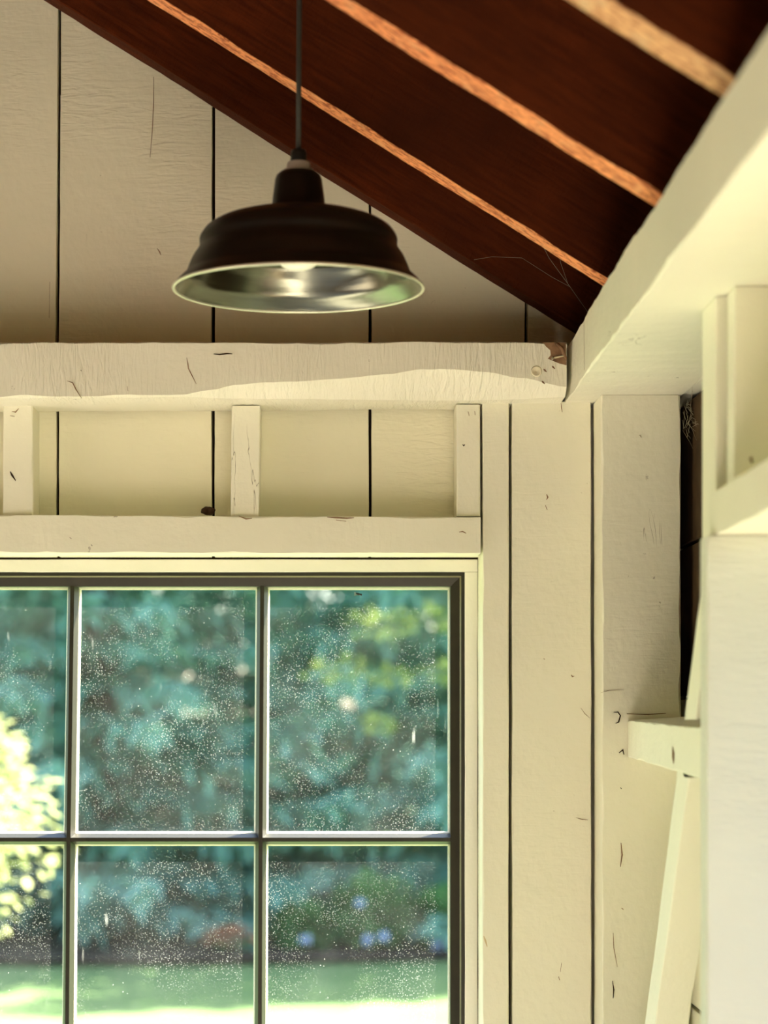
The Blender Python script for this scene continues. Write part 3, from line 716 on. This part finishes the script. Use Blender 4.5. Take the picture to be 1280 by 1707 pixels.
# outer skin of enamel: closed thin shell
oc = outer + neck[1:] + [(0.018, neck[-1][1]), (0.018, neck[-1][1] - 0.003)]
ic = [(neck[3][0] - 0.002, neck[3][1] - 0.004), (neck[2][0] - 0.002, neck[2][1] - 0.003)] + [(r - th_ * 0.6, h - th_ * 0.5) for r, h in reversed(outer)]
sh = lathe('shade', oc + ic, M_SHADE, LM, lamp, 128, close=True)
lin = [(r - th_ * 1.3, h - th_ * 1.0) for r, h in outer]
lin2 = [(r - th_ * 0.75, h - th_ * 0.65) for r, h in reversed(outer)]
lining = lathe('lining', lin + [(0.04, lin[-1][1] + 0.001), (0.04, lin[-1][1] + 0.002)] + lin2, M_LIN, LM, lamp, 128, close=True)
tag(lining, 'silver brushed inside of the shade')
rim_r = 209.5 * k_
rp = [(rim_r - 0.0012 + 0.0021 * math.cos(a), -0.0004 + 0.0021 * math.sin(a)) for a in [i * math.pi / 4 for i in range(8)]]
rim = lathe('rim', rp, plain('pale_rolled_rim', (0.70, 0.68, 0.55), 0.35, 0.6, 0.5), LM, lamp, 128, close=True)
tag(rim, 'pale rolled rim of the shade')
h0 = neck[-1][1]
lathe('collar', [(0.001, h0), (24 * k_, h0), (24.5 * k_, h0 + 4 * k_), (19.5 * k_, h0 + 6 * k_), (19 * k_, h0 + 15 * k_), (17 * k_, h0 + 17 * k_), (0.001, h0 + 17 * k_)], M_RING, LM, lamp, 40)
h1 = h0 + 17 * k_
lathe('cord_grip', [(0.001, h1 - 0.001), (13 * k_, h1), (13.5 * k_, h1 + 5 * k_), (12.8 * k_, h1 + 7 * k_), (13.2 * k_, h1 + 13 * k_), (11.5 * k_, h1 + 20 * k_), (6.5 * k_, h1 + 22 * k_), (0.001, h1 + 22 * k_)], M_PLAST, LM, lamp, 28)
deck_z = roofz(LXc) + (DEP + 0.002) / ct - LZ
tube('cord', [(0, 0, h1 + 20 * k_), (0.0004, 0, h1 + 0.12), (0.0016, 0, h1 + 0.28), (0.0020, 0, deck_z)], 4.4 * k_, M_CORD, lamp, 12, LM)
# lamp holder and bulb inside the shade
lathe('lamp_holder', [(0.001, 0.125), (0.021, 0.125), (0.021, 0.062), (0.019, 0.060), (0.001, 0.060)], plain('white_porcelain', (0.75, 0.73, 0.66), 0.3, 0.5), LM, lamp, 32)
def bulb_mat():
    return plain('frosted_bulb', (0.90, 0.88, 0.80), 0.25, 0.5)
bl = [(0.013, 0.072), (0.0135, 0.062), (0.017, 0.056), (0.024, 0.047), (0.029, 0.038), (0.030, 0.031), (0.0275, 0.022), (0.020, 0.0145), (0.010, 0.0112), (0.0005, 0.0105)]
bulb = lathe('bulb', [(r, h + 0.0135) for r, h in catmull(bl, 4)], bulb_mat(), LM, lamp, 40)
tag(bulb, 'white frosted bulb just showing inside')

# ================================================================== SMALL THINGS
def blob(name, c, r3, mat, seed=1, M=M0, parent=None, sub=3, rough=0.25):
    bm = bmesh.new(); bmesh.ops.create_icosphere(bm, subdivisions=sub, radius=1)
    for v in bm.verts:
        d = 1 + rough * noise.noise(v.co * 1.7 + Vector((seed * 9.1, 0, 0))); v.co = Vector((v.co.x * r3[0] * d, v.co.y * r3[1] * d, v.co.z * r3[2] * d))
    me = bpy.data.meshes.new(name); bm.to_mesh(me); bm.free(); me.materials.append(mat)
    for p in me.polygons: p.use_smooth = True
    return link(name, me, Matrix.Translation(Vector(c)) @ M, parent)
nest = blob('insect_nest', (X(347, 3.545), 3.545, Z(858.5, 3.48) + H + 0.0125), (0.011, 0.009, 0.007), plain('dried_mud', (0.06, 0.03, 0.02), 0.9, nscale=200, amt=0.4), 3)
tag(nest, 'small dark lump of an insect nest on top of the window header, below the lamp', 'nest')
fly = bpy.data.objects.new('fly', None); COL.objects.link(fly); fly.matrix_basis = Matrix.Translation((X(597, YG), YG - 0.0025, Z(990.5, YG) + H))
tag(fly, 'tiny dark fly resting on the upper right window pane', 'insect')
blob('body', (fly.location.x, fly.location.y, fly.location.z), (0.0042, 0.0020, 0.0019), M_PLAST, 5, Matrix.Rotation(0.25, 4, 'Y'), fly, 2)
blob('head', (fly.location.x + 0.0048, fly.location.y, fly.location.z - 0.001), (0.0016, 0.0016, 0.0015), M_PLAST, 6, M0, fly, 2)
for sx in (1, -1):
    W = [(0, 0, 0), (-0.0055, -0.0012, 0.0028 * sx), (-0.007, -0.001, 0.001 * sx)]
    link('wing', to_mesh('wing', W, [(0, 1, 2)], [M_WEB]), fly.matrix_basis.copy(), fly)
def web(name, strands, label, r=0.00028):
    V, Fc = [], []
    for st_ in strands:
        k0 = len(V)
        for p in st_:
            p = Vector(p)
            for q in range(3):
                a = q * 2.094; V.append(p + Vector((math.cos(a), 0.3 * math.sin(a), math.sin(a))) * r)
        for i in range(len(st_) - 1):
            for q in range(3): Fc.append((k0 + i * 3 + q, k0 + i * 3 + (q + 1) % 3, k0 + (i + 1) * 3 + (q + 1) % 3, k0 + (i + 1) * 3 + q))
    o = link(name, to_mesh(name, V, Fc, [M_WEB]), M0); tag(o, label, 'cobweb'); return o
def P3(u, v, Y): return Vector((X(u, Y), Y, Z(v, Y) + H))
web('cobweb', [[P3(983, 525, 3.38), P3(950, 478, 3.36), P3(915, 430, 3.33), P3(880, 360, 3.30)], [P3(950, 478, 3.36), P3(920, 462, 3.35), P3(870, 430, 3.38)],
               [P3(946, 472, 3.36), P3(935, 440, 3.36), P3(925, 400, 3.33)], [P3(870, 430, 3.38), P3(820, 428, 3.42), P3(790, 433, 3.45)]],
    'faint grey cobweb strands in the dark corner where the lowest rafter meets the beam', 0.00022)
rw = random.Random(4)
st_ = []
for i in range(26):
    a = P3(1136 + rw.random() * 18, 668 + rw.random() * 50, 3.36); b_ = a + Vector((rw.uniform(-.006, .018), rw.uniform(-.02, .02), rw.uniform(-.03, .03)))
    st_.append([a, (a + b_) / 2 + Vector((rw.uniform(-.003, .003), 0, rw.uniform(-.004, .004))), b_])
web('cobweb', st_, 'dusty tangled cobweb at the top of the dark recess beside the corner post', 0.00022)

# ================================================================== OUTDOORS
GZ = -1.72
def ground():
    n = 60; V, Fc = [], []
    xs_ = [-26 + 52 * i / n for i in range(n + 1)]; ys_ = [-14 + 54 * i / n for i in range(n + 1)]
    for y_ in ys_:
        for x_ in xs_: V.append((x_, y_, GZ - 0.02 + 0.03 * noise.noise(Vector((x_ * .3, y_ * .3, 0))) + H))
    for j in range(n):
        for i in range(n): a = j * (n + 1) + i; Fc.append((a, a + 1, a + n + 2, a + n + 1))
    return link('lawn', to_mesh('lawn', V, Fc, [M_GRASS]), M0)
tag(ground(), kind='structure')
bounce_yard = multi_box('bounce_yard', [(-9, 2.2, -9, 3.9, GZ - 0.05, GZ + 0.05)], M_GRAVEL); tag(bounce_yard, kind='structure')  # unseen gravel added to bounce extra warm light into the shed
bounce_cut_bed = multi_box('bounce_cut_bed', [(0.75, 3.2, -3.0, 3.9, GZ - 0.04, GZ + 0.08)], M_SOIL); tag(bounce_cut_bed, kind='structure')  # unseen dark ground added to cut bounce onto the side jamb
V = [(x_, 16.35 + 0.25 * math.sin(x_ * 0.7) - 0.06 * x_, GZ + 0.02 + H) for x_ in [-12 + i for i in range(25)]] + [(x_, 24, GZ + 0.05 + H) for x_ in [-12 + i for i in range(25)]]
bed = link('planting_bed', to_mesh('planting_bed', V, [(i, i + 1, 26 + i, 25 + i) for i in range(24)], [M_SOIL]), M0); tag(bed, kind='structure')

def tufts(points, size, mat_seed, flat=0.5):
    """leaf quads at the given (position, direction) list"""
    r = random.Random(mat_seed); V, Fc = [], []
    for p, d in points:
        s_ = size * r.uniform(0.6, 1.3); d = (d + Vector((r.uniform(-.5, .5), r.uniform(-.5, .5), r.uniform(-.5, .5)))).normalized()
        w = d.cross(Vector((r.uniform(-.6, .6), r.uniform(-.6, .6), 1))).normalized() * s_ * flat
        k = len(V); V += [p, p + d * s_ * .5 + w * .5, p + d * s_, p + d * s_ * .5 - w * .5]; Fc.append((k, k + 1, k + 2, k + 3))
    return V, Fc
def leaf_obj(name, V, Fc, mats, midx, M, parent):
    me = bpy.data.meshes.new(name); me.from_pydata([tuple(v) for v in V], [], Fc)
    for m in mats: me.materials.append(m)
    if midx: me.polygons.foreach_set('material_index', midx)
    return link(name, me, M, parent)
def make_spruce():
    r = random.Random(11); root = bpy.data.objects.new('blue_spruce', None); COL.objects.link(root)
    Ht, R0 = 8.0, 2.6; pts = []
    z_ = 0.15
    while z_ < Ht - 0.2:
        f = 1 - z_ / Ht; nb = int(7 + 7 * f); off = r.uniform(0, 6)
        for i in range(nb):
            a = off + i * 6.283 / nb + r.uniform(-.2, .2); L = R0 * (f ** 0.8) * r.uniform(0.75, 1.1) + 0.1
            d = Vector((math.cos(a), math.sin(a), 0)); side = Vector((-d.y, d.x, 0))
            n = int(44 * L) + 8
            for j in range(n):
                t = (r.random() ** 0.6); sp_ = 0.34 * (1 - t) * L ** 0.5 + 0.05
                p = d * (t * L) + side * r.uniform(-sp_, sp_) + Vector((0, 0, z_ - 0.16 * t * L + 0.10 * t * t * L + r.uniform(-.06, .02)))
                pts.append((p, (d + side * r.uniform(-1, 1) + Vector((0, 0, -.35))).normalized()))
        z_ += 0.21 + 0.10 * (1 - f)
    V, Fc = tufts(pts, 0.24, 3, 0.30)
    link('trunk', tube_me([(0, 0, 0), (0, 0, 3), (0.03, 0, 7.6)], [0.16, 0.11, 0.02], M_BARK), M0, root)
    b_ = leaf_obj('boughs', V, Fc, [M_SPRUCE], None, M0, root); b_['kind'] = 'stuff'
    return root
def tube_me(pts, r, mat):
    o = tube('trunk', pts, r, mat); me = o.data; bpy.data.objects.remove(o); return me
def copy_tree(o):
    c = o.copy(); COL.objects.link(c)
    for ch in [q for q in bpy.data.objects if q.parent == o]:
        d = ch.copy(); COL.objects.link(d); d.parent = c
    return c
spruce = make_spruce()
spots = [(-1.9, 19.0, 0.3, 1.0), (1.3, 19.3, 2.0, 1.05), (5.0, 19.0, 4.1, 0.95), (-5.4, 19.4, 1.2, 1.0), (-9.2, 18.8, 3.3, 1.05), (8.9, 19.5, 5.0, 1.0), (12.8, 19.2, 0.7, 1.05),
         (-0.3, 23.6, 2.6, 1.2), (-4.0, 23.8, 5.5, 1.15), (3.4, 23.9, 0.9, 1.15)]
where = ['filling the left part of the window view', 'filling the right part of the window view', 'first one right of the window view', 'first one left of the window view', 'outermost on the left',
         'second one right of the window view', 'outermost on the right', 'standing behind, seen between the two front ones', 'standing behind on the left', 'standing behind on the right']
for i, (x_, y_, rz, s_) in enumerate(spots):
    o = spruce if i == 0 else copy_tree(spruce)
    o.location = (x_, y_, GZ + H); o.rotation_euler = (0, 0, rz); o.scale = (s_, s_, s_ * 1.32)
    o['label'] = 'blue-green spruce beyond the lawn, ' + where[i]
    o['category'] = 'tree'; o['group'] = 'spruces beyond the lawn'

def leafy(name, c, shape, n, size, mats, seed, label, cat, group=None, trunk=None, kindpart='foliage', pick=None, shell=0.55):
    r = random.Random(seed); root = bpy.data.objects.new(name, None); COL.objects.link(root); root.matrix_basis = Matrix.Translation(Vector(c))
    pts = []
    while len(pts) < n:
        v = Vector((r.uniform(-1, 1), r.uniform(-1, 1), r.uniform(-1, 1)))
        if v.length > 1 or v.length < shell: continue
        f = 1 + 0.25 * noise.noise(v * 2.3 + Vector((seed, 0, 0)))
        p = Vector(shape(v * f)); pts.append((p, v.normalized()))
    V, Fc = tufts(pts, size, seed, 0.8)
    mi = [pick(r, V[f_[0]]) if pick else 0 for f_ in Fc]
    o = leaf_obj(kindpart, V, Fc, mats, mi, root.matrix_basis.copy(), root); o['kind'] = 'stuff'
    if trunk: link('trunk', tube_me(*trunk, M_BARK), root.matrix_basis.copy(), root)
    tag(root, label, cat, group); return root
# sunlit young tree at the left edge
leafy('young_tree', (-2.06, 9.0, GZ + H), lambda v: (v.x * (0.80 - 0.30 * v.z), v.y * (0.8 - 0.3 * v.z), 1.62 + v.z * 0.95), 9000, 0.065, [M_MAPLE], 5,
      'bright yellow-green leafy young tree at the left edge of the window', 'tree', trunk=([(0, 0, 0), (0.02, 0, 0.9), (0, 0, 2.4)], [0.05, 0.04, 0.015]))
leafy('light_block_hedge', (3.9, -1.6, GZ + H), lambda v: (v.x * 0.55, v.y * 3.4, 1.25 + max(-1.2, min(1.2, v.z * 1.6))), 9000, 0.12, [M_HEDGE], 6,  # unseen hedge added to keep sky and lawn light off the jamb
      'unseen dark hedge added right of the shed to block sky light', 'hedge')
# flowers and shrubs along the bed
leafy('orange_flower_clump', (X(383, 16.7), 16.7, GZ + 0.02 + H), lambda v: (v.x * 0.20, v.y * 0.12, 0.13 + v.z * 0.055), 300, 0.05, [M_ORANGE, M_SHRUB], 8,
      'low clump of orange-red flowers in the dark bed beyond the lawn', 'flowers', pick=lambda r, p: 0 if p.z > 0.11 or r.random() < .4 else 1, shell=0.2)
for i, (u, w, h_, lab) in enumerate(((505, 0.20, 0.30, 'low round green shrub under the spruces, left of the flowering shrub'), (622, 0.30, 0.50, 'larger green shrub with pale blue flowers under the spruces'),
                                      (742, 0.20, 0.42, 'green shrub with a blue flower head beside the right window edge'))):
    sb = leafy('flowering_shrub' if i else 'round_shrub', (X(u, 17.1), 17.1, GZ + 0.03 + H), lambda v, w=w, h_=h_: (v.x * w, v.y * w, h_ * 0.55 + v.z * h_ * 0.5), int(900 + 1800 * w), 0.075, [M_SHRUB], 20 + i, lab, 'shrub', 'shrubs in the bed', shell=0.4)
for (u, v) in ((600, 1506), (640, 1562), (612, 1568), (728, 1577), (510, 1568)):
    yq = 16.65 if u != 728 else 16.8
    o = blob('blue_flower_head', (X(u, yq), yq, Z(v, yq) + H), (0.042, 0.04, 0.036), M_BLUE, u, M0, None, 2, 0.6)
    tag(o, {600: 'highest pale blue flower head on the larger shrub', 640: 'lower pale blue flower head, right one on the larger shrub', 612: 'lower pale blue flower head, left one on the larger shrub', 728: 'pale blue flower head beside the right window edge', 510: 'pale blue flower head at the low round shrub'}[u], 'flower', 'blue flower heads')
# sprays of lime leaves in front of the right-hand spruce
for i, (u, v, w) in enumerate(((640, 1040, 0.30), (725, 1030, 0.20), (565, 1115, 0.24), (650, 1128, 0.26), (633, 1208, 0.10), (745, 1120, 0.12))):
    yq = 16.2
    leafy('lime_branch', (X(u, yq), yq, Z(v, yq) + H), lambda q, w=w: (q.x * w, q.y * w * .6, q.z * w * .28), int(30 + 130 * w), 0.075, [M_LIME], 40 + i,
          ['broad lime-green leaf spray at the top of the right pane', 'lime-green leaf spray in the top right pane corner', 'lime-green leaf spray at the left side of the upper right pane', 'lime-green leaf spray in the middle of the upper right pane', 'smallest lime-green leaf tuft, lower middle of the upper right pane', 'small lime-green leaf tuft at the right side of the upper right pane'][i],
          'branch', 'lime leaf sprays before the spruces', shell=0.1)
